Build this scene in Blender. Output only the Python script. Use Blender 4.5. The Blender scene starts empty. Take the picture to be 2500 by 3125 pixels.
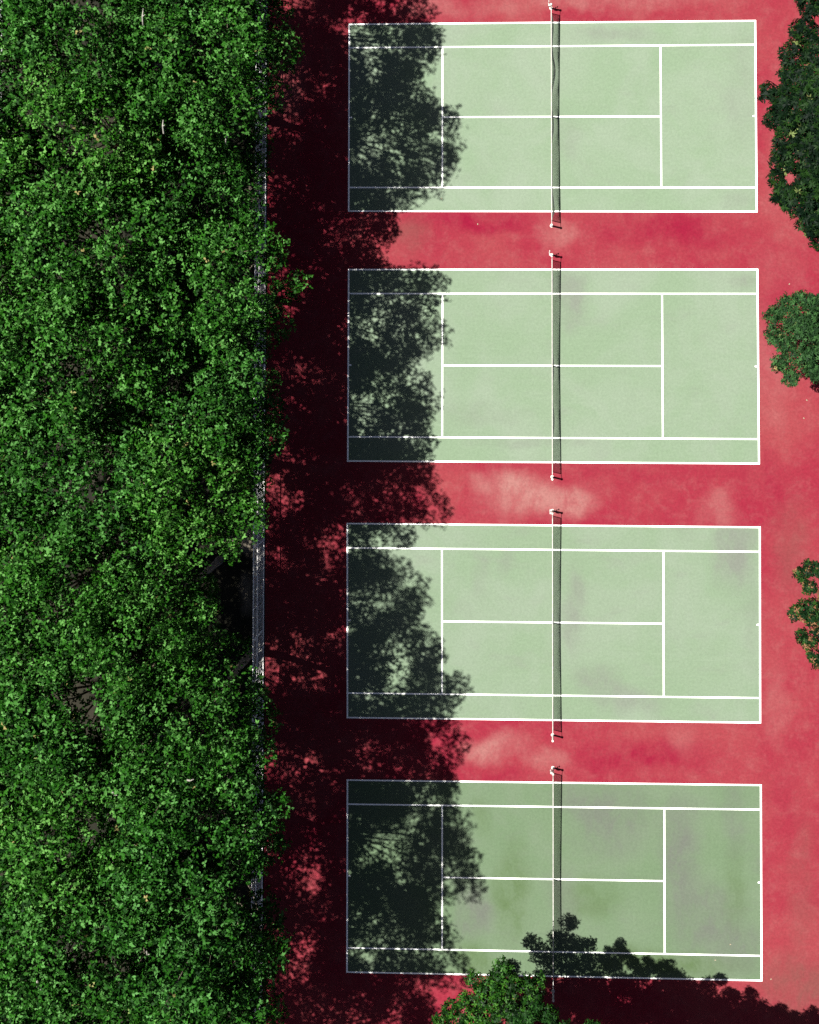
import bpy, math, random
import numpy as np
from mathutils import Matrix, Vector

S = bpy.context.scene
COL = S.collection

# ------------------------------------------------------------------ camera
CAM_F = 4214.3563          # focal length in pixels of a 2500 x 3125 picture
CAM_PP = (1468.7099, 783.7196)
CAM_C = np.array([11.04451, -16.20698, 80.0])
CAM_R = np.array([[0.9991758982, 0.0013194621, 0.0405682562],
                  [-0.0000075890, 0.9994775532, -0.0323205913],
                  [-0.0405897073, 0.0322936480, 0.9986538920]])
cd = bpy.data.cameras.new('camera')
cam = bpy.data.objects.new('camera', cd)
COL.objects.link(cam)
cd.sensor_width = 36.0
cd.sensor_height = 36.0
cd.sensor_fit = 'AUTO'
cd.lens = CAM_F / 3125.0 * 36.0
cd.shift_x = (1250.0 - CAM_PP[0]) / 3125.0
cd.shift_y = (CAM_PP[1] - 1562.5) / 3125.0
cd.clip_start = 1.0
cd.clip_end = 2000.0
M = Matrix.Identity(4)
for i in range(3):
    for j in range(3):
        M[i][j] = CAM_R[i, j]
    M[i][3] = CAM_C[i]
cam.matrix_world = M
S.camera = cam


def at(px, py, z=0.0):
    """the point at height z that stands at this place of the photograph"""
    d = CAM_R @ np.array([(px - CAM_PP[0]) / CAM_F, -(py - CAM_PP[1]) / CAM_F, -1.0])
    t = (z - CAM_C[2]) / d[2]
    p = CAM_C + d * t
    return Vector((float(p[0]), float(p[1]), float(p[2])))


# ------------------------------------------------------------------ light
SUN_DIR = Vector((0.50, -0.12, -1.0)).normalized()      # the way the light travels
elev = math.asin(-SUN_DIR.z)
W = bpy.data.worlds.new('World')
S.world = W
W.use_nodes = True
wn = W.node_tree.nodes
wl = W.node_tree.links
bg = wn['Background']
sky = wn.new('ShaderNodeTexSky')
sky.sky_type = 'NISHITA'
sky.sun_disc = False
sky.sun_elevation = elev
sky.sun_rotation = math.atan2(-SUN_DIR.x, -SUN_DIR.y)
sky.air_density = 0.20
sky.dust_density = 1.0
sky.ozone_density = 0.3
wl.new(sky.outputs[0], bg.inputs[0])
bg.inputs[1].default_value = 0.05
sd = bpy.data.lights.new('sun', 'SUN')
sd.energy = 5.0
sd.angle = math.radians(0.53)
sd.color = (1.0, 0.965, 0.91)
sun = bpy.data.objects.new('sun', sd)
COL.objects.link(sun)
sun.rotation_euler = SUN_DIR.to_track_quat('-Z', 'Y').to_euler()
sun.location = (-40, 10, 90)
vs = S.view_settings
vs.view_transform = 'Standard'
vs.look = 'None'
vs.gamma = 1.0
vs.use_curve_mapping = False
vs.exposure = 2.1
S.cycles.max_bounces = 4
S.cycles.diffuse_bounces = 2
S.cycles.glossy_bounces = 2
S.cycles.transmission_bounces = 2
S.cycles.use_denoising = False

# ------------------------------------------------------------------ helpers
rng = np.random.default_rng(11)
random.seed(5)


def tag(o, label=None, cat=None, group=None, kind=None):
    if label:
        o['label'] = label
    if cat:
        o['category'] = cat
    if group:
        o['group'] = group
    if kind:
        o['kind'] = kind
    return o


def empty(name, loc):
    o = bpy.data.objects.new(name, None)
    o.empty_display_size = 0.5
    o.location = loc
    COL.objects.link(o)
    return o


class MB:
    """collects boxes and tubes, then links them as one mesh object"""

    def __init__(s):
        s.v = []
        s.f = []

    def quad(s, a, b, c, d):
        n = len(s.v)
        s.v += [tuple(a), tuple(b), tuple(c), tuple(d)]
        s.f.append((n, n + 1, n + 2, n + 3))

    def box(s, lo, hi):
        x0, y0, z0 = lo
        x1, y1, z1 = hi
        n = len(s.v)
        s.v += [(x0, y0, z0), (x1, y0, z0), (x1, y1, z0), (x0, y1, z0), (x0, y0, z1), (x1, y0, z1), (x1, y1, z1), (x0, y1, z1)]
        for q in ((3, 2, 1, 0), (4, 5, 6, 7), (0, 1, 5, 4), (1, 2, 6, 5), (2, 3, 7, 6), (3, 0, 4, 7)):
            s.f.append(tuple(n + i for i in q))

    def tube(s, pts, rad, seg=6, cap=True):
        pts = [Vector(p) for p in pts]
        if not isinstance(rad, (list, tuple)):
            rad = [rad] * len(pts)
        n0 = len(s.v)
        u = None
        for i, p in enumerate(pts):
            d = (pts[min(i + 1, len(pts) - 1)] - pts[max(i - 1, 0)]).normalized()
            if u is None:
                h = Vector((0, 0, 1)) if abs(d.z) < 0.9 else Vector((1, 0, 0))
                u = d.cross(h).normalized()
            else:
                u = (u - d * u.dot(d)).normalized()
            w = d.cross(u)
            for k in range(seg):
                a = 2 * math.pi * k / seg
                s.v.append(tuple(p + (u * math.cos(a) + w * math.sin(a)) * rad[i]))
        for i in range(len(pts) - 1):
            for k in range(seg):
                a = n0 + i * seg + k
                b = n0 + i * seg + (k + 1) % seg
                s.f.append((a, b, b + seg, a + seg))
        if cap:
            s.f.append(tuple(n0 + k for k in range(seg))[::-1])
            e = n0 + (len(pts) - 1) * seg
            s.f.append(tuple(e + k for k in range(seg)))

    def build(s, name, mat, parent=None, smooth=False):
        me = bpy.data.meshes.new(name)
        me.from_pydata(s.v, [], s.f)
        me.materials.append(mat)
        if smooth:
            me.polygons.foreach_set('use_smooth', [True] * len(me.polygons))
        me.update()
        o = bpy.data.objects.new(name, me)
        COL.objects.link(o)
        if parent:
            o.parent = parent
        return o


# ------------------------------------------------------------------ materials
class Mat:
    def __init__(s, name, rough=0.8, spec=0.3):
        s.m = bpy.data.materials.new(name)
        s.m.use_nodes = True
        s.n = s.m.node_tree.nodes
        s.l = s.m.node_tree.links
        s.b = s.n['Principled BSDF']
        s.b.inputs['Roughness'].default_value = rough
        s.b.inputs['Specular IOR Level'].default_value = spec
        tc = s.n.new('ShaderNodeTexCoord')
        s.co = tc.outputs['Object']

    def link(s, a, b):
        s.l.new(a, b)

    def noise(s, scale, detail=3.0, rough=0.55, dist=0.0, co=None, lo=0.0, hi=1.0, stretch=None):
        co = co or s.co
        if stretch:
            mp = s.n.new('ShaderNodeMapping')
            mp.inputs['Scale'].default_value = stretch
            s.link(co, mp.inputs[0])
            co = mp.outputs[0]
        t = s.n.new('ShaderNodeTexNoise')
        t.inputs['Scale'].default_value = scale
        t.inputs['Detail'].default_value = detail
        t.inputs['Roughness'].default_value = rough
        t.inputs['Distortion'].default_value = dist
        s.link(co, t.inputs['Vector'])
        if (lo, hi) != (0.0, 1.0):
            return s.remap(t.outputs['Fac'], lo, hi)
        return t.outputs['Fac']

    def remap(s, v, lo, hi, a=0.0, b=1.0):
        r = s.n.new('ShaderNodeMapRange')
        r.interpolation_type = 'SMOOTHSTEP'
        s.link(v, r.inputs['Value'])
        r.inputs['From Min'].default_value = lo
        r.inputs['From Max'].default_value = hi
        r.inputs['To Min'].default_value = a
        r.inputs['To Max'].default_value = b
        return r.outputs['Result']

    def math(s, op, a, b):
        m = s.n.new('ShaderNodeMath')
        m.operation = op
        for k, q in enumerate((a, b)):
            if isinstance(q, (int, float)):
                m.inputs[k].default_value = q
            else:
                s.link(q, m.inputs[k])
        return m.outputs[0]

    def mix(s, f, a, b, mode='MIX'):
        m = s.n.new('ShaderNodeMix')
        m.data_type = 'RGBA'
        m.blend_type = mode
        for sock, q in ((m.inputs[0], f), (m.inputs[6], a), (m.inputs[7], b)):
            if isinstance(q, (int, float)):
                sock.default_value = q
            elif isinstance(q, tuple):
                sock.default_value = (*q, 1.0)
            else:
                s.link(q, sock)
        return m.outputs[2]

    def warp(s, scale, amount):
        t = s.n.new('ShaderNodeTexNoise')
        t.inputs['Scale'].default_value = scale
        t.inputs['Detail'].default_value = 4.0
        s.link(s.co, t.inputs['Vector'])
        a = s.n.new('ShaderNodeVectorMath')
        a.operation = 'SUBTRACT'
        s.link(t.outputs['Color'], a.inputs[0])
        a.inputs[1].default_value = (0.5, 0.5, 0.5)
        b = s.n.new('ShaderNodeVectorMath')
        b.operation = 'MULTIPLY_ADD'
        s.link(a.outputs[0], b.inputs[0])
        b.inputs[1].default_value = (amount, amount, 0)
        s.link(s.co, b.inputs[2])
        return b.outputs[0]

    def spot(s, co, c, rx, ry, inner=0.15):
        """soft-edged worn or stained place round c on the ground, half sizes rx, ry in metres"""
        a = s.n.new('ShaderNodeVectorMath')
        a.operation = 'SUBTRACT'
        s.link(co, a.inputs[0])
        a.inputs[1].default_value = (c[0], c[1], 0)
        b = s.n.new('ShaderNodeVectorMath')
        b.operation = 'MULTIPLY'
        s.link(a.outputs[0], b.inputs[0])
        b.inputs[1].default_value = (1 / rx, 1 / ry, 0)
        d = s.n.new('ShaderNodeVectorMath')
        d.operation = 'LENGTH'
        s.link(b.outputs[0], d.inputs[0])
        return s.remap(d.outputs['Value'], inner, 1.0, 1.0, 0.0)

    def base(s, c, k=1.0):
        if k != 1.0 and not isinstance(c, tuple):
            c = s.mix(1.0, c, (k, k, k), 'MULTIPLY')
        if isinstance(c, tuple):
            s.b.inputs['Base Color'].default_value = (*c, 1.0)
        else:
            s.link(c, s.b.inputs['Base Color'])
        return s.m

    def bump(s, h, strength=0.3, dist=0.02):
        b = s.n.new('ShaderNodeBump')
        b.inputs['Strength'].default_value = strength
        b.inputs['Distance'].default_value = dist
        s.link(h, b.inputs['Height'])
        s.link(b.outputs[0], s.b.inputs['Normal'])


K = 1.449


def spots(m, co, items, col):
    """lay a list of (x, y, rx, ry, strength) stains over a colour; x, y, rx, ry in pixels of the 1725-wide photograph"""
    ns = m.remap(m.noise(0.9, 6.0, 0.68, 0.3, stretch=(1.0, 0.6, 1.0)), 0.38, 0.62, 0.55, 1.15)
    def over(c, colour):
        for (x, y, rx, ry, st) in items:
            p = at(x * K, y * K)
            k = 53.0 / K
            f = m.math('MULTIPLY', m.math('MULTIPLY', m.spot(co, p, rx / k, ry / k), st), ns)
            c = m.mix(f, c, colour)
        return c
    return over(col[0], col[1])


def mat_red():
    m = Mat('red_acrylic', 0.9, 0.02)
    w = m.warp(0.35, 3.0)
    crim = (0.205, 0.0150, 0.031)
    rose = (0.222, 0.037, 0.044)
    sal = (0.270, 0.120, 0.110)
    big = m.noise(0.16, 5.0, 0.6, 0.3, lo=0.32, hi=0.70)
    c = m.mix(big, crim, rose)
    fine = m.noise(1.1, 7.0, 0.75, 0.3, lo=0.42, hi=0.80)
    c = m.mix(m.math('MULTIPLY', fine, 0.30), c, sal)
    stk = m.noise(0.9, 4.0, 0.65, 0.2, lo=0.52, hi=0.8, stretch=(2.2, 0.35, 1.0))
    c = m.mix(m.math('MULTIPLY', stk, 0.22), c, (0.235, 0.050, 0.052))
    c = spots(m, w, [(1240, 5, 420, 34, .45), (900, 20, 120, 40, .35), (1660, 300, 75, 240, .22), (1165, 500, 60, 50, .55), (1640, 560, 90, 90, .15),
                     (1090, 1035, 115, 66, .95), (1180, 1050, 100, 56, .85), (1510, 1075, 70, 50, .4), (1010, 1010, 60, 40, .4),
                     (1040, 1570, 100, 45, .75), (1150, 1600, 60, 40, .5), (1440, 1560, 60, 50, .3), (1640, 1470, 40, 120, .25),
                     (1620, 760, 60, 200, .25), (600, 160, 60, 160, .4)], (c, sal))
    c = spots(m, w, [(870, 490, 60, 60, .5), (1670, 1150, 70, 180, .45), (1690, 1900, 60, 300, .35), (1680, 2090, 120, 90, .75)], (c, (0.15, 0.05, 0.045)))
    c = spots(m, w, [(1000, 465, 170, 34, .9), (1400, 480, 220, 60, .8), (1640, 650, 60, 120, .4), (1350, 1590, 220, 60, .8), (1300, 1005, 170, 30, .5), (1560, 1010, 60, 120, .4),
                     (880, 1060, 60, 50, .5), (1620, 1000, 40, 60, .6), (1050, 1640, 90, 25, .6), (1650, 1680, 60, 150, .4)], (c, (0.188, 0.0075, 0.026)))
    gr = m.noise(6.5, 5.0, 0.85, lo=0.28, hi=0.72)
    c = m.mix(0.45, c, m.mix(gr, (0.62, 0.62, 0.62), (1.3, 1.3, 1.3)), 'MULTIPLY')
    m.bump(gr, 0.15, 0.01)
    return m.base(c, 0.445)


def mat_green(name, shade, grey_amount, items, greens=(), hue=(1, 1, 1)):
    m = Mat(name, 0.9, 0.02)
    w = m.warp(0.5, 1.8)
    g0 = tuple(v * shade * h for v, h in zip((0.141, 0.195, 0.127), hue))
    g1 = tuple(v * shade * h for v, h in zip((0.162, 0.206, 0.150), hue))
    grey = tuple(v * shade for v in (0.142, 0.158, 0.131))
    c = m.mix(m.noise(0.25, 5.0, 0.6, 0.5, lo=0.35, hi=0.7), g0, g1)
    st = m.noise(0.45, 5.0, 0.6, 0.4, lo=0.5, hi=0.85, stretch=(1.0, 1.6, 1.0))
    c = m.mix(m.math('MULTIPLY', st, grey_amount), c, grey)
    br = m.noise(1.2, 5.0, 0.65, 0.0, lo=0.5, hi=0.85, stretch=(0.3, 3.2, 1.0) if shade > .8 else (3.0, 0.3, 1.0))
    c = m.mix(m.math('MULTIPLY', br, 0.30), c, tuple(v * 1.15 for v in g1))
    c = spots(m, w, items, (c, tuple(v * 0.94 for v in grey)))
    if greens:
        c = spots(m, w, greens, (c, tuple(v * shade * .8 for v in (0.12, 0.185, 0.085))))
    gr = m.noise(7.0, 5.0, 0.85, lo=0.28, hi=0.72)
    sc = m.noise(1.6, 6.0, 0.7, 0.5, lo=0.60, hi=0.78, stretch=(0.8, 2.6, 1.0))
    c = m.mix(m.math('MULTIPLY', sc, 0.16), c, grey)
    c = m.mix(0.38, c, m.mix(gr, (0.7, 0.7, 0.7), (1.25, 1.25, 1.25)), 'MULTIPLY')
    m.bump(gr, 0.12, 0.01)
    return m.base(c, 0.515)


def mat_line():
    m = Mat('white_line_paint', 0.8, 0.1)
    c = m.mix(m.noise(3.0, 5.0, 0.6, lo=0.5, hi=0.9), (0.70, 0.70, 0.67), (0.46, 0.47, 0.44))
    return m.base(c)


def mat_soil():
    m = Mat('soil', 0.95, 0.1)
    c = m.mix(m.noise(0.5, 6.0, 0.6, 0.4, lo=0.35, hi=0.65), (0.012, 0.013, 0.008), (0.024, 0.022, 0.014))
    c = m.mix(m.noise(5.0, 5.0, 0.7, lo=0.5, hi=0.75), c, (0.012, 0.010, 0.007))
    w = m.warp(1.2, 0.9)
    c = spots(m, w, [(500, 1125, 40, 45, 1.0), (525, 1150, 24, 30, .8), (480, 1090, 30, 30, .7), (520, 1250, 25, 60, .5), (530, 420, 20, 60, .5), (535, 760, 14, 60, .4)], (c, (0.30, 0.26, 0.20)))
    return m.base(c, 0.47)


def mat_path():
    m = Mat('pale_concrete', 0.9, 0.2)
    c = m.mix(m.noise(0.7, 6.0, 0.6, lo=0.3, hi=0.7), (0.36, 0.37, 0.36), (0.24, 0.25, 0.25))
    return m.base(c, 0.47)


def mat_leaf(name, dark, mid, light, rough=0.5, spec=0.35, old_from=0.9965, old_col=(0.22, 0.19, 0.07)):
    m = Mat(name, rough, spec)
    geo = m.n.new('ShaderNodeNewGeometry')
    rp = m.n.new('ShaderNodeValToRGB')
    rp.color_ramp.elements[0].position = 0.0
    rp.color_ramp.elements[0].color = (*dark, 1)
    rp.color_ramp.elements[1].position = 1.0
    rp.color_ramp.elements[1].color = (*light, 1)
    e = rp.color_ramp.elements.new(0.55)
    e.color = (*mid, 1)
    m.link(geo.outputs['Random Per Island'], rp.inputs[0])
    oi = m.n.new('ShaderNodeObjectInfo')
    big = m.noise(0.35, 3.0, lo=0.3, hi=0.7)
    v = m.math('ADD', m.remap(oi.outputs['Random'], 0, 1, 0.85, 1.12), m.math('MULTIPLY', big, 0.25))
    tint = m.mix(oi.outputs['Random'], (0.86, 0.98, 1.15), (1.02, 1.0, 1.0))
    old = m.remap(geo.outputs['Random Per Island'], old_from, old_from + 0.001)
    cc = m.n.new('ShaderNodeCombineColor')
    for k in range(3):
        m.link(v, cc.inputs[k])
    c = m.mix(1.0, rp.outputs[0], cc.outputs[0], 'MULTIPLY')
    c = m.mix(1.0, c, tint, 'MULTIPLY')
    c = m.mix(old, c, old_col)
    c = m.mix(1.0, c, (0.48, 0.48, 0.48), 'MULTIPLY')
    m.base(c)
    tr = m.n.new('ShaderNodeBsdfTranslucent')
    m.link(m.mix(1.0, c, (1.1, 1.15, 0.5), 'MULTIPLY'), tr.inputs[0])
    mx = m.n.new('ShaderNodeMixShader')
    mx.inputs[0].default_value = 0.07
    m.link(m.b.outputs[0], mx.inputs[1])
    m.link(tr.outputs[0], mx.inputs[2])
    m.link(mx.outputs[0], m.n['Material Output'].inputs[0])
    return m.m


def mat_bark(name='bark', a=(0.07, 0.055, 0.04), b=(0.15, 0.13, 0.10)):
    m = Mat(name, 0.9, 0.1)
    return m.base(m.mix(m.noise(6.0, 5.0, 0.6, lo=0.3, hi=0.7, stretch=(1, 1, .3)), a, b))


def mat_plain(name, c0, c1, rough=0.5, metal=0.0, scale=4.0):
    m = Mat(name, rough, 0.4)
    m.b.inputs['Metallic'].default_value = metal
    return m.base(m.mix(m.noise(scale, 4.0, 0.6, lo=0.35, hi=0.7), c0, c1))


RED = mat_red()
LINE = mat_line()
SOIL = mat_soil()
PATH = mat_path()
BARK = mat_bark()
DEAD = mat_plain('bleached_wood', (0.15, 0.145, 0.125), (0.10, 0.095, 0.08), 0.9)
GALV = mat_plain('galvanised_wire', (0.66, 0.64, 0.60), (0.36, 0.35, 0.33), 0.6, 0.0)
NETC = mat_plain('black_net_cord', (0.020, 0.026, 0.022), (0.03, 0.036, 0.03), 0.8)
TAPE = mat_plain('white_canvas_tape', (0.30, 0.29, 0.265), (0.22, 0.21, 0.195), 0.85)
POSTM = mat_plain('cream_post_paint', (0.35, 0.33, 0.29), (0.26, 0.245, 0.21), 0.4)
WINCH = mat_plain('dull_steel', (0.22, 0.21, 0.19), (0.15, 0.14, 0.13), 0.5, 0.3)
LEAF = mat_leaf('broad_leaf', (0.003, 0.018, 0.002), (0.016, 0.080, 0.004), (0.080, 0.200, 0.042), 0.6, 0.04)
LEAF_DARK = mat_leaf('dark_glossy_leaf', (0.002, 0.007, 0.003), (0.003, 0.011, 0.003), (0.013, 0.037, 0.005), 0.55, 0.04, 0.985, (0.12, 0.16, 0.05))
LEAF_TIPPED = mat_leaf('orange_tipped_leaf', (0.002, 0.008, 0.003), (0.005, 0.020, 0.004), (0.022, 0.060, 0.008), 0.55, 0.04, 0.90, (0.17, 0.085, 0.04))
LEAF_FINE = mat_leaf('small_leaf', (0.006, 0.018, 0.006), (0.016, 0.045, 0.012), (0.034, 0.090, 0.022), 0.6, 0.05)
LEAF_BRIGHT = mat_leaf('bright_leaf', (0.002, 0.010, 0.001), (0.009, 0.044, 0.003), (0.046, 0.140, 0.009), 0.55, 0.08)
LEAF_DULL = mat_leaf('dull_leaf', (0.003, 0.012, 0.002), (0.008, 0.036, 0.004), (0.025, 0.080, 0.010), 0.6, 0.05)
DRY = mat_plain('dry_leaf', (0.14, 0.12, 0.08), (0.10, 0.08, 0.05), 0.8)

# ------------------------------------------------------------------ the ground
g = MB()
g.quad((-600, -600, 0), (600, -600, 0), (600, 600, 0), (-600, 600, 0))
tag(g.build('ground', SOIL), 'brown sandy soil under the trees', 'ground', kind='structure')
g = MB()
g.quad((-34, -90, 0.004), (-20.55, -90, 0.004), (-20.55, 40, 0.004), (-34, 40, 0.004))
tag(g.build('path', PATH), 'pale concrete path glimpsed beyond the canopy', 'path', kind='structure')
g = MB()
g.quad((-4.72, -75, 0.004), (29.5, -75, 0.004), (29.5, 18, 0.004), (-4.72, 18, 0.004))
tag(g.build('court_surround', RED), 'worn red acrylic surround between and around the courts', 'paving', kind='structure')

# corners of the four courts on the ground: near-left ... TL, BL, TR, BR
COURTS = [[(0.023, 0.05), (0.026, -10.979), (23.708, 0.067), (23.724, -11.076)],
          [(0.035, -14.31), (0.016, -25.487), (23.741, -14.327), (23.762, -25.526)],
          [(-0.003, -29.009), (0.04, -40.203), (23.784, -29.068), (23.733, -40.209)],
          [(0.053, -43.683), (0.061, -54.628), (23.746, -43.64), (23.717, -54.645)]]
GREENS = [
    mat_green('green_acrylic_pale', 1.03, 0.35, [(1290, 75, 130, 26, .6), (1560, 200, 50, 180, .35), (1560, 420, 60, 40, .4), (1200, 300, 40, 60, .3)]),
    mat_green('green_acrylic_mid', 1.0, 0.4, [(1205, 640, 45, 80, .75), (1570, 590, 40, 30, .6), (1130, 930, 200, 18, .4), (1200, 590, 70, 24, .5), (1010, 870, 120, 30, .25)]),
    mat_green('green_acrylic_worn', 0.97, 0.55, [(1545, 1180, 62, 95, .95), (1560, 1130, 60, 30, .6), (1210, 1290, 34, 150, .7), (1260, 1440, 70, 60, .8), (1330, 1480, 90, 40, .6), (1060, 1180, 26, 40, .5),
                                              (1010, 1210, 30, 90, .3), (1580, 1300, 30, 120, .35)]),
    mat_green('green_acrylic_dark', 0.70, 0.5, [(1290, 1730, 120, 105, .75), (1230, 1680, 90, 60, .6), (1545, 1720, 40, 120, .5), (1430, 1800, 60, 170, .9), (1490, 1930, 110, 110, .8), (1000, 1920, 60, 90, .8), (1400, 2030, 220, 36, .4),  # overall darkening put into the colour, deeper along the lower edge, plus grey stains
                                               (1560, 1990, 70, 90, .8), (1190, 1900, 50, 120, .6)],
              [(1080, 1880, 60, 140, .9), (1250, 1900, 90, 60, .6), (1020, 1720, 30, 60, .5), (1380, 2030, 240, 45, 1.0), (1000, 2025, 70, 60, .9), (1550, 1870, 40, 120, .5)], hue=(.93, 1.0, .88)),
]
LABELS_COURT = ['green tennis court with white lines at the top, palest of the four',
                'green tennis court with white lines, second from the top',
                'green tennis court with a grey stain in its upper right corner, third from the top',
                'green tennis court at the bottom, dullest and most stained of the four']


def uv(c, u, v):
    """u runs along the court 0..1, v across it 0..1 from the upper side line"""
    tl, bl, tr, br = [Vector((*p, 0)) for p in c]
    a = tl.lerp(tr, u)
    b = bl.lerp(br, u)
    return a.lerp(b, v)


def court(c, gm, label):
    m = MB()
    n = 4
    for i in range(n):
        for j in range(2):
            p = [uv(c, (i + a) / n, (j + b) / 2) + Vector((0, 0, 0.008)) for a, b in ((0, 1), (1, 1), (1, 0), (0, 0))]
            m.quad(*p)
    o = m.build('tennis_court', gm)
    tag(o, label, 'tennis court', 'tennis courts side by side', kind='structure')
    L, Wd = 23.77, 11.1
    lw = 0.082
    ln = MB()

    def strip(u0, v0, u1, v1):
        p = [uv(c, a, b) + Vector((0, 0, 0.012)) for a, b in ((u0, v1), (u1, v1), (u1, v0), (u0, v0))]
        ln.quad(*p)
    a, b = lw / L, lw / Wd
    bu = 0.09 / L
    s0 = 1.37 / 10.97
    sl = 5.485 / L
    strip(0, 0, 1, b)                                    # side lines
    strip(0, 1 - b, 1, 1)
    strip(0, b, bu, 1 - b)                               # base lines
    strip(1 - bu, b, 1, 1 - b)
    strip(bu, s0, 1 - bu, s0 + b)                        # singles lines
    strip(bu, 1 - s0 - b, 1 - bu, 1 - s0)
    strip(sl, s0 + b, sl + a, 1 - s0 - b)                # service lines
    strip(1 - sl - a, s0 + b, 1 - sl, 1 - s0 - b)
    strip(sl + a, .5 - b / 2, 1 - sl - a, .5 + b / 2)    # centre line
    strip(bu, .5 - b / 2, bu + 0.14 / L, .5 + b / 2)     # centre marks
    strip(1 - bu - 0.14 / L, .5 - b / 2, 1 - bu, .5 + b / 2)
    ln.build('court_lines', LINE, o)


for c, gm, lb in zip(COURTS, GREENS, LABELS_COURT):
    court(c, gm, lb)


# ------------------------------------------------------------------ nets
def net(c, label, seed, slack):
    r = random.Random(seed)
    p0, p1 = uv(c, .5, 0), uv(c, .5, 1)          # upper and lower side line
    ctr = (p0 + p1) / 2
    root = empty('tennis_net', ctr)
    root.rotation_euler = (0, 0, math.atan2((p0 - p1).y, (p0 - p1).x) - math.pi / 2)
    tag(root, label, 'tennis net', 'tennis nets across the courts')
    hw = (p0 - p1).length / 2
    pp = hw + 0.80                                # posts stand this far from the middle
    ne = hw + 0.50                                # the netting ends here

    def top(y):
        t = abs(y) / pp
        return 0.93 + 0.14 * t ** 1.3
    for s in (1, -1):
        m = MB()
        m.tube([(0, s * pp, 0), (0, s * pp, 1.10)], 0.055, 10)
        m.tube([(0, s * pp, 0), (0, s * pp, 0.03)], 0.10, 12)
        po = m.build('post', POSTM, root)
        k = MB()
        k.tube([(0, s * pp, 1.10), (0, s * pp, 1.15)], [0.075, 0.05], 10)
        k.build('post_cap', POSTM, po)
        if s == 1:
            w = MB()
            w.box((-0.16, s * pp - 0.06, 0.70), (-0.055, s * pp + 0.07, 0.90))
            w.tube([(-0.15, s * pp + 0.07, 0.82), (-0.15, s * pp + 0.16, 0.82)], 0.025, 6)
            w.tube([(-0.15, s * pp + 0.15, 0.82), (-0.13, s * pp + 0.17, 1.02)], 0.018, 6)
            w.tube([(-0.13, s * pp + 0.15, 1.02), (-0.13, s * pp + 0.24, 1.02)], 0.03, 6)
            w.build('winch', WINCH, po)
    # slack of the netting: it bulges towards +x below the tape
    ph = [r.uniform(0, 6.28) for _ in range(4)]

    def bulge(y, h):
        if h <= 0.02:
            b = 0.0
        b = 0.5 + 0.5 * math.sin(y * 1.1 + ph[0]) * math.sin(y * 0.53 + ph[1]) + 0.25 * math.sin(y * 2.3 + ph[2])
        e = min(1.0, (ne - abs(y)) / 0.5)
        return slack * max(0.08, b) * e * math.sin(math.pi * min(1, max(0, h)) * 0.85)
    ms = MB()
    ny = int(2 * ne / 0.050)
    rows = [i / 20 for i in range(21)]
    t = 0.0046

    def P(y, h):                                  # h = 0 under the tape, 1 at the ground
        z = (top(y) - 0.05) * (1 - h) + 0.03 * h
        return Vector((bulge(y, h), y, z))
    for i in range(ny + 1):
        y = -ne + 2 * ne * i / ny
        pts = [P(y, h) for h in (0, .2, .4, .6, .8, 1)]
        ms.tube(pts, t, 3, False)
    for h in rows:
        pts = [P(-ne + 2 * ne * i / 64, h) for i in range(65)]
        ms.tube(pts, t * 1.15, 3, False)
    ms.build('netting', NETC, root)
    tp = MB()
    N = 40
    for i in range(N):
        ya, yb = -ne + 2 * ne * i / N, -ne + 2 * ne * (i + 1) / N
        za, zb = top(ya), top(yb)
        for sx in (-1, 1):
            x = sx * 0.015
            x2 = sx * 0.022
            q = [(x, ya, za), (x, yb, zb), (x2, yb, zb - 0.06), (x2, ya, za - 0.06)]
            tp.quad(*(q if sx > 0 else q[::-1]))
        tp.quad((-0.015, ya, za), (0.015, ya, za), (0.015, yb, zb), (-0.015, yb, zb))
    tp.build('tape', TAPE, root)
    for s in (1, -1):
        sb = MB()
        sb.tube([(0, s * ne, top(ne) - 0.06), (0.0, s * ne, 0.03)], 0.022, 6)
        sb.build('side_band', NETC, root)
    for s in (1, -1):
        cb = MB()
        cb.tube([(0, s * pp, 1.085), (0, s * ne, top(ne) - 0.02)], 0.014, 6)
        cb.build('headline_cable', TAPE, root)
    st = MB()
    st.box((0.037, -0.02, 0.0), (0.043, 0.02, 0.89))
    st.box((-0.043, -0.02, 0.0), (-0.037, 0.02, 0.89))
    st.build('centre_strap', TAPE, root)


NETS = [('white-taped net across the topmost, palest court', 3, 0.20), ('white-taped net across the second court from the top', 4, 0.11),
        ('white-taped net across the third court, the one with a stained upper corner', 9, 0.07), ('white-taped net across the bottom court, partly shaded by trees', 12, 0.03)]
for c, (lb, sd_, sl_) in zip(COURTS, NETS):
    net(c, lb, sd_, sl_)


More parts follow.
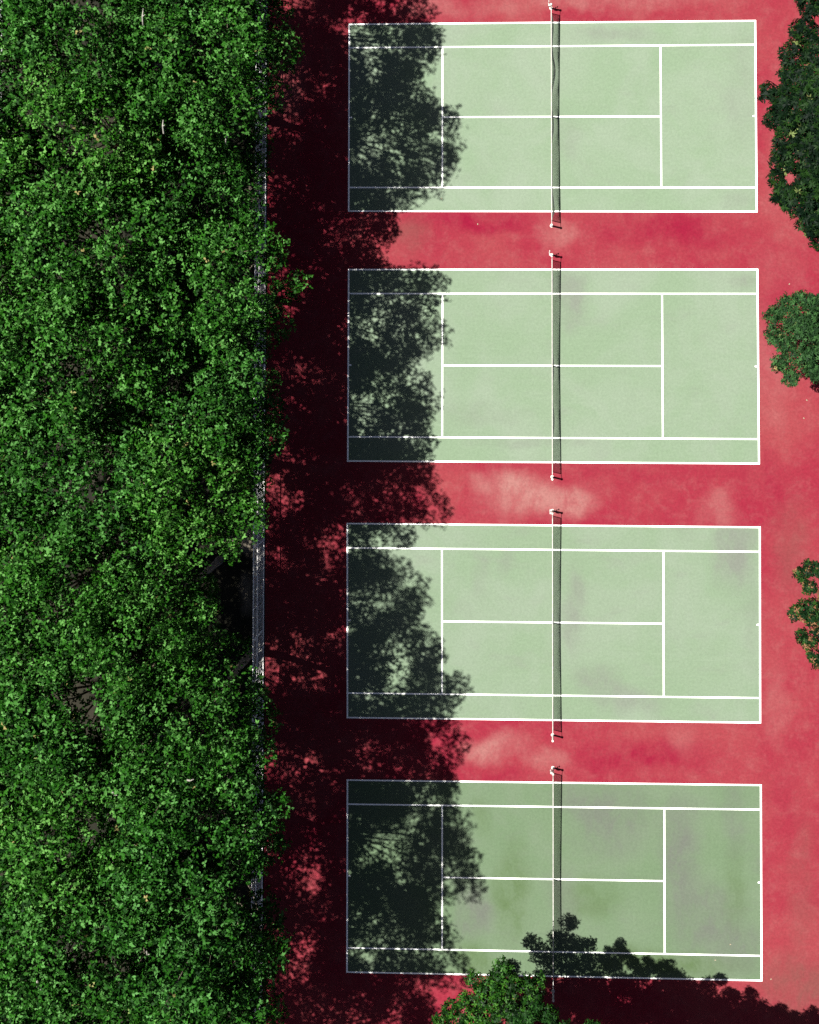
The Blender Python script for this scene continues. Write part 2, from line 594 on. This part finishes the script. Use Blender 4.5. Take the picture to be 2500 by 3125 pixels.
# ------------------------------------------------------------------ fence
def fence():
    x = -4.80
    y0, y1, H = 6.0, -66.0, 3.0
    root = empty('chain_link_fence', (x, 0, 0))
    tag(root, 'tall galvanised chain link fence along the court edge under the trees', 'fence')
    n = 14
    for i in range(n + 1):
        y = y0 + (y1 - y0) * i / n
        m = MB()
        m.tube([(0, y, 0), (0, y, H + 0.06)], 0.038, 8)
        m.build('post', GALV, root)
    for nm, z in (('top_rail', H), ('middle_rail', 1.9), ('bottom_rail', 0.12)):
        m = MB()
        m.tube([(0.0, y0, z), (0.0, y1, z)], 0.032, 6)
        m.build(nm, GALV, root)
    m = MB()
    p = 0.095
    k = int((y0 - y1 + H) / p)
    for i in range(k):
        for s in (1, -1):
            a = y1 - H + i * p if s > 0 else y1 + i * p
            za, zb = 0.05, H
            ya, yb = (a, a + H) if s > 0 else (a, a - H)
            ya2, yb2 = max(y1, min(y0, ya)), max(y1, min(y0, yb))
            if abs(ya2 - yb2) < 0.05:
                continue
            zt = lambda y: za + (zb - za) * (y - ya) / (yb - ya)
            m.tube([(0.03, ya2, zt(ya2)), (0.03, yb2, zt(yb2))], 0.0019, 3, False)
    m.build('wire_mesh', GALV, root)


fence()


# ------------------------------------------------------------------ trees
def leaves(clumps, L=0.22, Wl=0.11, k=5, lai=1.3, flat=0.35, droop=0.12, shell=0.55, jit=0.38, rg=rng):
    """leaf sprigs spread through a list of clumps (x, y, z, r, vertical squash)"""
    V, F = [], []
    off = 0
    for (cx, cy, cz, r, sq) in clumps:
        n = max(8, int(lai * 4 * math.pi * r * r * 0.75 / (k * L * Wl * 0.55)))
        d = rg.normal(size=(n, 3))
        d[:, 2] += 0.25
        d /= np.linalg.norm(d, axis=1)[:, None]
        lump = 1 + 0.16 * np.sin(d[:, 0] * 5 + cx * 7) * np.sin(d[:, 1] * 5 + cy * 7) + 0.10 * np.sin(d[:, 0] * 11 + cy) * np.cos(d[:, 2] * 9 + cx)
        rad = r * lump * (shell + (1.07 - shell) * rg.random(n) ** 0.65)
        P = np.array([cx, cy, cz]) + d * rad[:, None] * np.array([1, 1, sq])
        nrm = d * 0.7 + np.array([0, 0, flat + 0.2]) + rg.normal(size=(n, 3)) * jit
        nrm /= np.linalg.norm(nrm, axis=1)[:, None]
        h = np.where(np.abs(nrm[:, 2:3]) < 0.9, np.array([[0, 0, 1.0]]), np.array([[1.0, 0, 0]]))
        u = np.cross(nrm, h)
        u /= np.linalg.norm(u, axis=1)[:, None]
        w = np.cross(nrm, u)
        vs = np.zeros((n, 1 + 3 * k, 3))
        vs[:, 0] = P
        a0 = rg.random(n) * 6.283
        for q in range(k):
            a = a0 + 6.283 * q / k + rg.normal(size=n) * (0.35 if k > 3 else 0.8)
            t = u * np.cos(a)[:, None] + w * np.sin(a)[:, None]
            b = np.cross(nrm, t)
            ln = (L * (0.65 + 0.6 * rg.random(n)))[:, None]
            up = (0.15 + 0.35 * rg.random(n))[:, None]
            mid = P + t * ln * 0.5 + nrm * ln * up * 0.5
            tip = P + t * ln + nrm * ln * (up * 0.5 - droop * 2)
            tw = (rg.normal(size=n) * 0.3)[:, None]
            hw = (Wl * 0.5 * (0.8 + 0.4 * rg.random(n)))[:, None]
            vs[:, 1 + 3 * q] = mid + b * hw + nrm * hw * (0.35 + tw)
            vs[:, 2 + 3 * q] = tip
            vs[:, 3 + 3 * q] = mid - b * hw + nrm * hw * (0.35 - tw)
        V.append(vs.reshape(-1, 3))
        base = off + np.arange(n)[:, None, None] * (1 + 3 * k)
        qi = np.array([[0, 1 + 3 * q, 2 + 3 * q, 3 + 3 * q] for q in range(k)])[None]
        F.append((base + qi).reshape(-1, 4))
        off += n * (1 + 3 * k)
    return np.concatenate(V), np.concatenate(F)


def leaf_mesh(name, V, F, mat):
    me = bpy.data.meshes.new(name)
    me.vertices.add(len(V))
    me.vertices.foreach_set('co', V.astype(np.float32).ravel())
    me.loops.add(F.size)
    me.loops.foreach_set('vertex_index', F.astype(np.int32).ravel())
    me.polygons.add(len(F))
    me.polygons.foreach_set('loop_start', np.arange(0, F.size, 4, dtype=np.int32))
    me.materials.append(mat)
    me.update(calc_edges=True)
    return me


def trunk_mesh(clumps, top, r0, lean=(0, 0), limbs=12, rg=random):
    m = MB()
    lx, ly = lean
    tp = Vector((lx, ly, top))
    m.tube([(0, 0, -0.1), (0.04, 0.03, top * .08), (lx * .3, ly * .3 + .1, top * .4), (lx * .7 - .1, ly * .7, top * .7), tp],
           [r0 * 1.5, r0 * 1.05, r0 * .85, r0 * .7, r0 * .5], 9)
    cs = sorted(clumps, key=lambda c: -c[3])[:limbs]
    for c in cs:
        e = Vector(c[:3])
        s = Vector((lx * .7, ly * .7, top * rg.uniform(.62, .9)))
        mid = s.lerp(e, .5) + Vector((rg.uniform(-.3, .3), rg.uniform(-.3, .3), rg.uniform(-.1, .5)))
        m.tube([s, mid, e], [r0 * .34, r0 * .20, r0 * .08], 6, False)
        for _ in range(3):
            q = e + Vector((rg.uniform(-1, 1), rg.uniform(-1, 1), rg.uniform(-.3, .9))) * c[3] * .8
            m.tube([mid.lerp(e, .6), q], [r0 * .10, r0 * .03], 4, False)
    return m


def dome(R, zc, RZ, n, seed, rlo=0.60, rhi=1.15):
    """clumps of a broad crown of radius R and half height RZ, centred at height zc"""
    r = random.Random(seed)
    out = []
    ga = math.pi * (3 - math.sqrt(5))
    sx = r.uniform(.9, 1.12)
    for i in range(n):
        z = 1 - 1.62 * (i + .5) / n
        rr = math.sqrt(max(0, 1 - z * z))
        a = i * ga + r.uniform(-.35, .35)
        f = r.uniform(.55, 1.0)
        c = r.uniform(rlo, rhi)
        out.append((math.cos(a) * rr * (R - c * .6) * f * sx, math.sin(a) * rr * (R - c * .6) * f / sx, zc + z * (RZ - c * .5) * r.uniform(.8, 1.0), c, r.uniform(.6, .85)))
    for i in range(12):
        a = i * ga
        q = R * .68 * math.sqrt((i + .5) / 12)
        out.append((math.cos(a) * q, math.sin(a) * q, zc + RZ * r.uniform(-.35, .40), r.uniform(.95, 1.2), .7))
    return out


def make_tree(name, clumps, mat, trunk_r, trunk_top, lean=(0, 0), bark=BARK, limbs=12, **kw):
    root = empty(name, (0, 0, 0))
    V, F = leaves(clumps, **kw)
    me = leaf_mesh('crown', V, F, mat)
    o = bpy.data.objects.new('crown', me)
    COL.objects.link(o)
    o.parent = root
    trunk_mesh(clumps, trunk_top, trunk_r, lean, limbs).build('trunk', bark, root, True)
    return root


def copy_tree(src):
    r = src.copy()
    COL.objects.link(r)
    for ch in list(src.children):
        c = ch.copy()
        COL.objects.link(c)
        c.parent = r
    return r


VARIANTS = []
for s in range(5):
    VARIANTS.append(make_tree('canopy_tree', dome(4.4, 12.4, 5.6, 36, 100 + s), LEAF, 0.22, 9.5, (0.2, -0.1), L=0.165, Wl=0.11, k=3, lai=0.55, jit=0.8, shell=0.5))

GRP = 'trees of the dense canopy along the courts'
# (ground x, ground y, scale, label)
FRONT = [
    (-6.0, 6.6, 1.00, 'leafy tree at the fence, only its lower edge showing above the top court'),
    (-5.1, 0.4, 1.00, 'leafy tree at the fence, shading the upper left corner of the top court'),
    (-5.0, -5.6, 1.03, 'leafy tree at the fence, shading the middle of the top court baseline'),
    (-6.2, -10.4, 0.95, 'leafy tree at the fence, level with the lower side line of the top court'),
    (-4.9, -16.0, 1.02, 'leafy tree at the fence, bulging over it beside the second court upper corner'),
    (-5.0, -21.2, 1.0, 'leafy tree at the fence, shading the lower half of the second court baseline'),
    (-5.5, -25.2, 0.94, 'leafy tree at the fence, just above the bare gap with sand'),
    (-7.4, -31.2, 0.88, 'leafy green tree set back from the fence, behind the sandy gap'),
    (-5.4, -36.4, 1.05, 'leafy tree at the fence, shading the lower left corner of the third court'),
    (-5.0, -41.0, 1.03, 'leafy tree at the fence, level with the red strip above the bottom court'),
    (-4.9, -45.6, 1.08, 'leafy tree at the fence, shading the middle of the bottom court baseline'),
    (-4.9, -51.2, 1.03, 'leafy tree at the fence, shading the lower left corner of the bottom court'),
    (-4.6, -57.0, 1.00, 'leafy tree at the fence, last before the lower edge of the picture'),
]
BACK = [
    (-11.2, 3.4, 1.10, 'leafy green tree in the second row, topmost in the picture'),
    (-10.7, -2.6, 1.12, 'leafy green tree in the second row, level with the upper half of the top court'),
    (-10.9, -8.2, 1.10, 'leafy green tree in the second row, level with the lower half of the top court'),
    (-10.6, -13.6, 1.12, 'leafy green tree in the second row, level with the second court upper side line'),
    (-11.0, -18.9, 1.10, 'leafy green tree in the second row, level with the second court centre line'),
    (-10.6, -24.6, 1.12, 'leafy green tree in the second row, level with the lower edge of the second court'),
    (-11.6, -30.2, 1.10, 'leafy green tree in the second row, beside the tree behind the sandy gap'),
    (-10.8, -35.6, 1.12, 'leafy green tree in the second row, level with the third court centre line'),
    (-10.6, -41.0, 1.12, 'leafy green tree in the second row, level with the lower edge of the third court'),
    (-10.7, -46.4, 1.10, 'leafy green tree in the second row, level with the upper half of the bottom court'),
    (-10.8, -52.4, 1.12, 'leafy green tree in the second row, lowest in the picture'),
]
BACKMOST = [
    (-16.8, 4.0, 1.0, 'leafy tree at the left edge, in the upper left corner of the picture'),
    (-16.7, -8.0, 1.04, 'leafy tree at the left edge, with the pale patch of path beside it'),
    (-16.6, -2.2, 1.06, 'leafy tree at the left edge, above the pale patches of path'),
    (-16.4, -14.2, 1.06, 'leafy tree at the left edge, just below the pale patches of path'),
    (-16.6, -19.0, 1.06, 'leafy tree at the left edge, level with the middle of the second court'),
    (-16.4, -25.0, 1.06, 'leafy tree at the left edge, level with the strip below the second court'),
    (-16.6, -31.0, 1.06, 'leafy tree at the left edge, level with the upper part of the third court'),
    (-16.4, -37.0, 1.06, 'leafy tree at the left edge, level with the lower part of the third court'),
    (-16.6, -43.0, 1.06, 'leafy tree at the left edge, level with the upper part of the bottom court'),
    (-16.6, -49.0, 1.06, 'leafy tree at the left edge, lowest there in the picture'),
]
TALL = {1: .98, 3: .86, 6: 1.12, 7: 1.36, 8: 1.10, 9: 1.10, 10: 1.13, 11: 1.05}
i = 0
CANOPY = []
for (x, y, sc, lb) in FRONT + BACK + BACKMOST:
    src = VARIANTS[i % 5]
    r = src if i < 5 else copy_tree(src)
    r.location = (x, y, 0)
    r.rotation_euler = (0, 0, random.uniform(0, 6.28) + (2.2 if i == 2 else 0))
    r.scale = (sc, sc, sc * TALL.get(i, random.uniform(.94, 1.06)))
    tag(r, lb, 'tree', GRP)
    CANOPY.append(r)
    i += 1


def px_tree(name, label, pts, base, mat, trunk_r, trunk_top, group=None, **kw):
    """a tree whose leaf clumps are given one by one: (photo x, photo y, height, radius, squash)"""
    b = Vector(base)
    cl = []
    for (px, py, z, r, sq) in pts:
        p = at(px, py, z)
        cl.append((p.x - b.x, p.y - b.y, z, r, sq))
    root = make_tree(name, cl, mat, trunk_r, trunk_top, **kw)
    root.location = b
    tag(root, label, 'tree', group)
    return root


SPIKY = dict(L=0.27, Wl=0.08, k=9, lai=2.6, droop=0.10, flat=0.4, jit=0.5)
px_tree('spiky_leaved_tree', 'dark spiky-leaved tree at the right of the top court, upper crown with a red gap',
        [(2478, 10, 7.5, .75, .7), (2455, 95, 7.2, .75, .7), (2425, 170, 7.0, .75, .7), (2440, 250, 7.8, .9, .7), (2500, 160, 8.0, .8, .7), (2520, 250, 8.6, 1.1, .7), (2405, 220, 6.4, .5, .7),
         (2345, 282, 6.0, .45, .7), (2385, 300, 6.6, .7, .7), (2430, 330, 7.6, .9, .7), (2520, 20, 7.6, .7, .7), (2590, 120, 8.0, 1.2, .7), (2560, 330, 9.0, 1.3, .7), (2500, 360, 8.6, 1.1, .7), (2620, 260, 8.6, 1.3, .7)],
        (29.4, -3.6, 0), LEAF_DARK, 0.16, 6.0, **SPIKY)
px_tree('spiky_leaved_tree', 'dark spiky-leaved tree at the right of the top court, lower crown tapering down',
        [(2370, 360, 6.2, .6, .7), (2405, 420, 7.0, .8, .7), (2385, 490, 6.4, .6, .7), (2440, 480, 7.6, 1.0, .7), (2370, 545, 6.0, .45, .7), (2395, 590, 6.3, .6, .7), (2375, 600, 5.6, .35, .7),
         (2440, 610, 7.0, .9, .7), (2495, 560, 8.0, 1.1, .7), (2475, 680, 6.6, .65, .7), (2510, 670, 7.2, .9, .7), (2500, 735, 6.2, .45, .7), (2560, 500, 8.4, 1.3, .7), (2580, 640, 8.0, 1.2, .7), (2520, 430, 8.4, 1.1, .7)],
        (29.2, -9.6, 0), LEAF_DARK, 0.16, 6.0, **SPIKY)
px_tree('round_crowned_tree', 'rounded mid-green tree with fine leaves at the right of the second court',
        [(2365, 965, 5.0, .55, .7), (2400, 930, 5.3, .55, .7), (2445, 920, 5.6, .55, .7), (2365, 1020, 5.3, .55, .7), (2400, 1050, 5.8, .6, .7), (2430, 990, 6.2, .8, .7), (2385, 1110, 5.2, .55, .7), (2415, 1150, 5.2, .5, .7),
         (2450, 1090, 6.0, .75, .7), (2480, 1000, 6.6, .9, .7), (2485, 930, 5.9, .6, .7), (2490, 1130, 5.8, .6, .7), (2530, 1050, 6.4, 1.0, .7), (2540, 960, 6.0, .8, .7), (2540, 1150, 5.6, .7, .7)],
        (26.9, -18.6, 0), LEAF_FINE, 0.13, 4.4, L=0.15, Wl=0.075, k=4, lai=1.9, jit=0.7, shell=0.3)
px_tree('sparse_tree', 'sparse dark tree with gaps in its crown at the right of the third court',
        [(2470, 1735, 5.2, .40, .7), (2445, 1755, 5.0, .38, .7), (2470, 1790, 5.3, .38, .7), (2435, 1870, 5.2, .45, .7), (2470, 1860, 5.8, .6, .7), (2500, 1885, 6.0, .6, .7), (2445, 1940, 5.0, .36, .7), (2470, 1960, 5.2, .42, .7),
         (2495, 1930, 5.5, .36, .7), (2485, 2000, 5.0, .36, .7), (2500, 2025, 5.0, .33, .7), (2510, 1740, 5.4, .45, .7), (2520, 1820, 5.6, .4, .7), (2545, 1880, 5.8, .7, .7), (2540, 1980, 5.4, .5, .7)],
        (27.4, -33.0, 0), LEAF_TIPPED, 0.10, 4.2, L=0.19, Wl=0.085, k=5, lai=2.2, jit=0.5)
px_tree('bright_leaved_tree', 'bright green tree rising over the lower side line of the bottom court',
        [(1535, 2950, 7.2, .50, 1.0), (1510, 2995, 6.6, .55, .9), (1450, 2990, 6.0, .50, .8), (1560, 3000, 6.4, .6, .9), (1480, 3040, 6.2, .65, .8), (1540, 3060, 6.4, .8, .8), (1610, 3000, 6.0, .45, .9), (1630, 3050, 6.0, .6, .8),
         (1650, 2990, 5.8, .35, .9), (1590, 3100, 6.2, .8, .8), (1670, 3100, 5.8, .6, .8), (1500, 3110, 5.8, .7, .8), (1560, 3170, 6.0, .9, .8), (1640, 3180, 5.8, .9, .8), (1500, 3200, 5.6, .8, .8)],
        (9.4, -54.6, 0), LEAF_BRIGHT, 0.13, 4.6, L=0.17, Wl=0.08, k=4, lai=1.5, jit=0.75, shell=0.3)
px_tree('low_bright_tree', 'low bright green tree cut by the lower edge, left of the taller bright one',
        [(1380, 3080, 4.6, .50, .8), (1420, 3050, 4.9, .40, .8), (1350, 3120, 4.4, .50, .8), (1440, 3110, 5.0, .6, .8), (1330, 3160, 4.2, .5, .8), (1400, 3170, 4.8, .8, .8), (1460, 3180, 4.9, .7, .8)],
        (6.6, -57.0, 0), LEAF_BRIGHT, 0.10, 3.2, L=0.17, Wl=0.08, k=4, lai=2.0, jit=0.65)


def shade_tree(name, label, pts, base, mat, h, group):
    """a tree beyond the lower edge: its clumps stand where the sun sends their shade to these places of the photograph"""
    b = Vector(base)
    cl = []
    for k, (sx, sy, r) in enumerate(pts):
        z = h + .5 * math.sin(k * 2.4)
        p = at(sx, sy) + SUN_DIR * (z / SUN_DIR.z)
        cl.append((p.x - b.x, p.y - b.y, z, r, .8))
    root = make_tree(name, cl, mat, 0.13, h * .7, L=0.18, Wl=0.08, k=4, lai=2.4, shell=0.3)
    root.location = b
    tag(root, label, 'tree', group)


for pts, base, lb in (
    ([(1895, 2880, .30), (1885, 2900, .30), (1910, 2912, .32), (1855, 2905, .26), (1832, 2925, .30), (1932, 2938, .42), (1870, 2945, .55), (1960, 2975, .5), (1900, 3010, .8), (1830, 3030, .8), (1960, 3060, .8), (1760, 3050, .8), (1700, 3070, .8), (1640, 3090, .8), (1800, 3110, .9), (1890, 3110, .9), (1720, 3030, .6), (1650, 3050, .7), (1790, 3020, .6), (1700, 3120, .9), (1850, 3070, .8), (1930, 3100, .8), (1600, 3100, .9)],
     (10.0, -57.2, 0), 'dark tree on the lower edge, casting the ragged shadow beside the bright tree'),
    ([(1975, 2930, .25), (1990, 2952, .38), (2035, 2955, .5), (2070, 2985, .45), (2030, 3010, .7), (2110, 3020, .6), (2060, 3080, .9), (2160, 3005, .42), (2200, 2990, .36), (2170, 3060, .7), (2230, 3040, .5), (1990, 3100, .9), (2120, 3120, .9), (2040, 3150, .9), (1990, 3040, .7), (2070, 3040, .7), (2130, 3070, .8), (2200, 3090, .8), (2000, 3070, .8)],
     (14.4, -57.6, 0), 'dark tree below the lower edge, casting shadow on the bottom court right of the net'),
    ([(2290, 3030, .36), (2270, 3080, .6), (2340, 3090, .5), (2380, 3085, .42), (2420, 3110, .5), (2480, 3095, .40), (2500, 3125, .6), (2340, 3150, .9), (2440, 3170, .9), (2240, 3120, .8), (2530, 3160, .9), (2180, 3150, .9), (2300, 3080, .7), (2380, 3130, .8), (2290, 3130, .8), (2440, 3130, .7), (2490, 3150, .7)],
     (19.0, -59.4, 0), 'dark tree below the lower edge, its shadow reaching the lower right corner')):
    shade_tree('dark_leaved_tree', lb, pts, base, LEAF_DULL, 9.6, 'dark trees along the lower edge')

# ------------------------------------------------------------------ bleached dead branches in the canopy
for (px, py, z, dx, dy) in ((497, 385, 17.2, .10, .55), (435, 50, 17.0, .15, .7), (460, 2612, 17.0, .6, -.10), (580, 2382, 17.0, .4, .2), (450, 2912, 16.8, .25, .1), (120, 3015, 17.4, .45, -.25), (350, 2425, 17.3, .4, .05),
                           (690, 425, 15.0, .2, .4)):
    p = at(px, py, z)
    near = min(CANOPY, key=lambda t: (t.location.x - p.x) ** 2 + (t.location.y - p.y) ** 2)
    m = MB()
    a = Vector((p.x - dx * .5, p.y - dy * .5, z - .35))
    b = Vector((p.x, p.y, z))
    c = Vector((p.x + dx * .5, p.y + dy * .5, z + .12))
    m.tube([a, b, c], [.05, .04, .02], 6)
    m.tube([b, b + Vector((dy * .25, dx * .3, .18))], [.03, .012], 5)
    o = m.build('dead_branch', DEAD)
    o.parent = near
    nm = Matrix.LocRotScale(near.location, near.rotation_euler, near.scale)
    o.matrix_parent_inverse = nm.inverted()

# ------------------------------------------------------------------ pale fallen leaves on the paving
for (px, py, lb) in ((2409, 867, 'pale fallen leaf on the red strip above the round-crowned tree'), (2462, 1221, 'pale fallen leaf on the red strip just below the round-crowned tree'),
                     (2453, 1276, 'pale fallen leaf a step farther below the round-crowned tree'), (2183, 2930, 'pale fallen leaf in the lower tramline of the bottom court'),
                     (2229, 2882, 'pale fallen leaf above the lower singles line of the bottom court'), (2353, 2988, 'pale fallen leaf outside the lower right corner of the bottom court'),
                     (1348, 606, 'pale fallen leaf in the lower tramline of the top court'), (1458, 684, 'pale fallen leaf on the red strip below the top court')):
    p = at(px, py, 0.014)
    m = MB()
    n = 8
    a0 = random.uniform(0, 6.28)
    pts = []
    for k in range(n):
        a = 2 * math.pi * k / n
        rx, ry = 0.05 * math.cos(a), 0.034 * math.sin(a) * (1.1 if k % 2 else .9)
        pts.append((rx * math.cos(a0) - ry * math.sin(a0), rx * math.sin(a0) + ry * math.cos(a0), 0.006 + 0.012 * abs(math.cos(a))))
    m.v = pts + [(0, 0, 0.0)]
    m.f = [(k, (k + 1) % n, n) for k in range(n)]
    o = m.build('fallen_leaf', DRY)
    o.location = p
    tag(o, lb, 'leaf', 'pale leaves fallen on the paving')
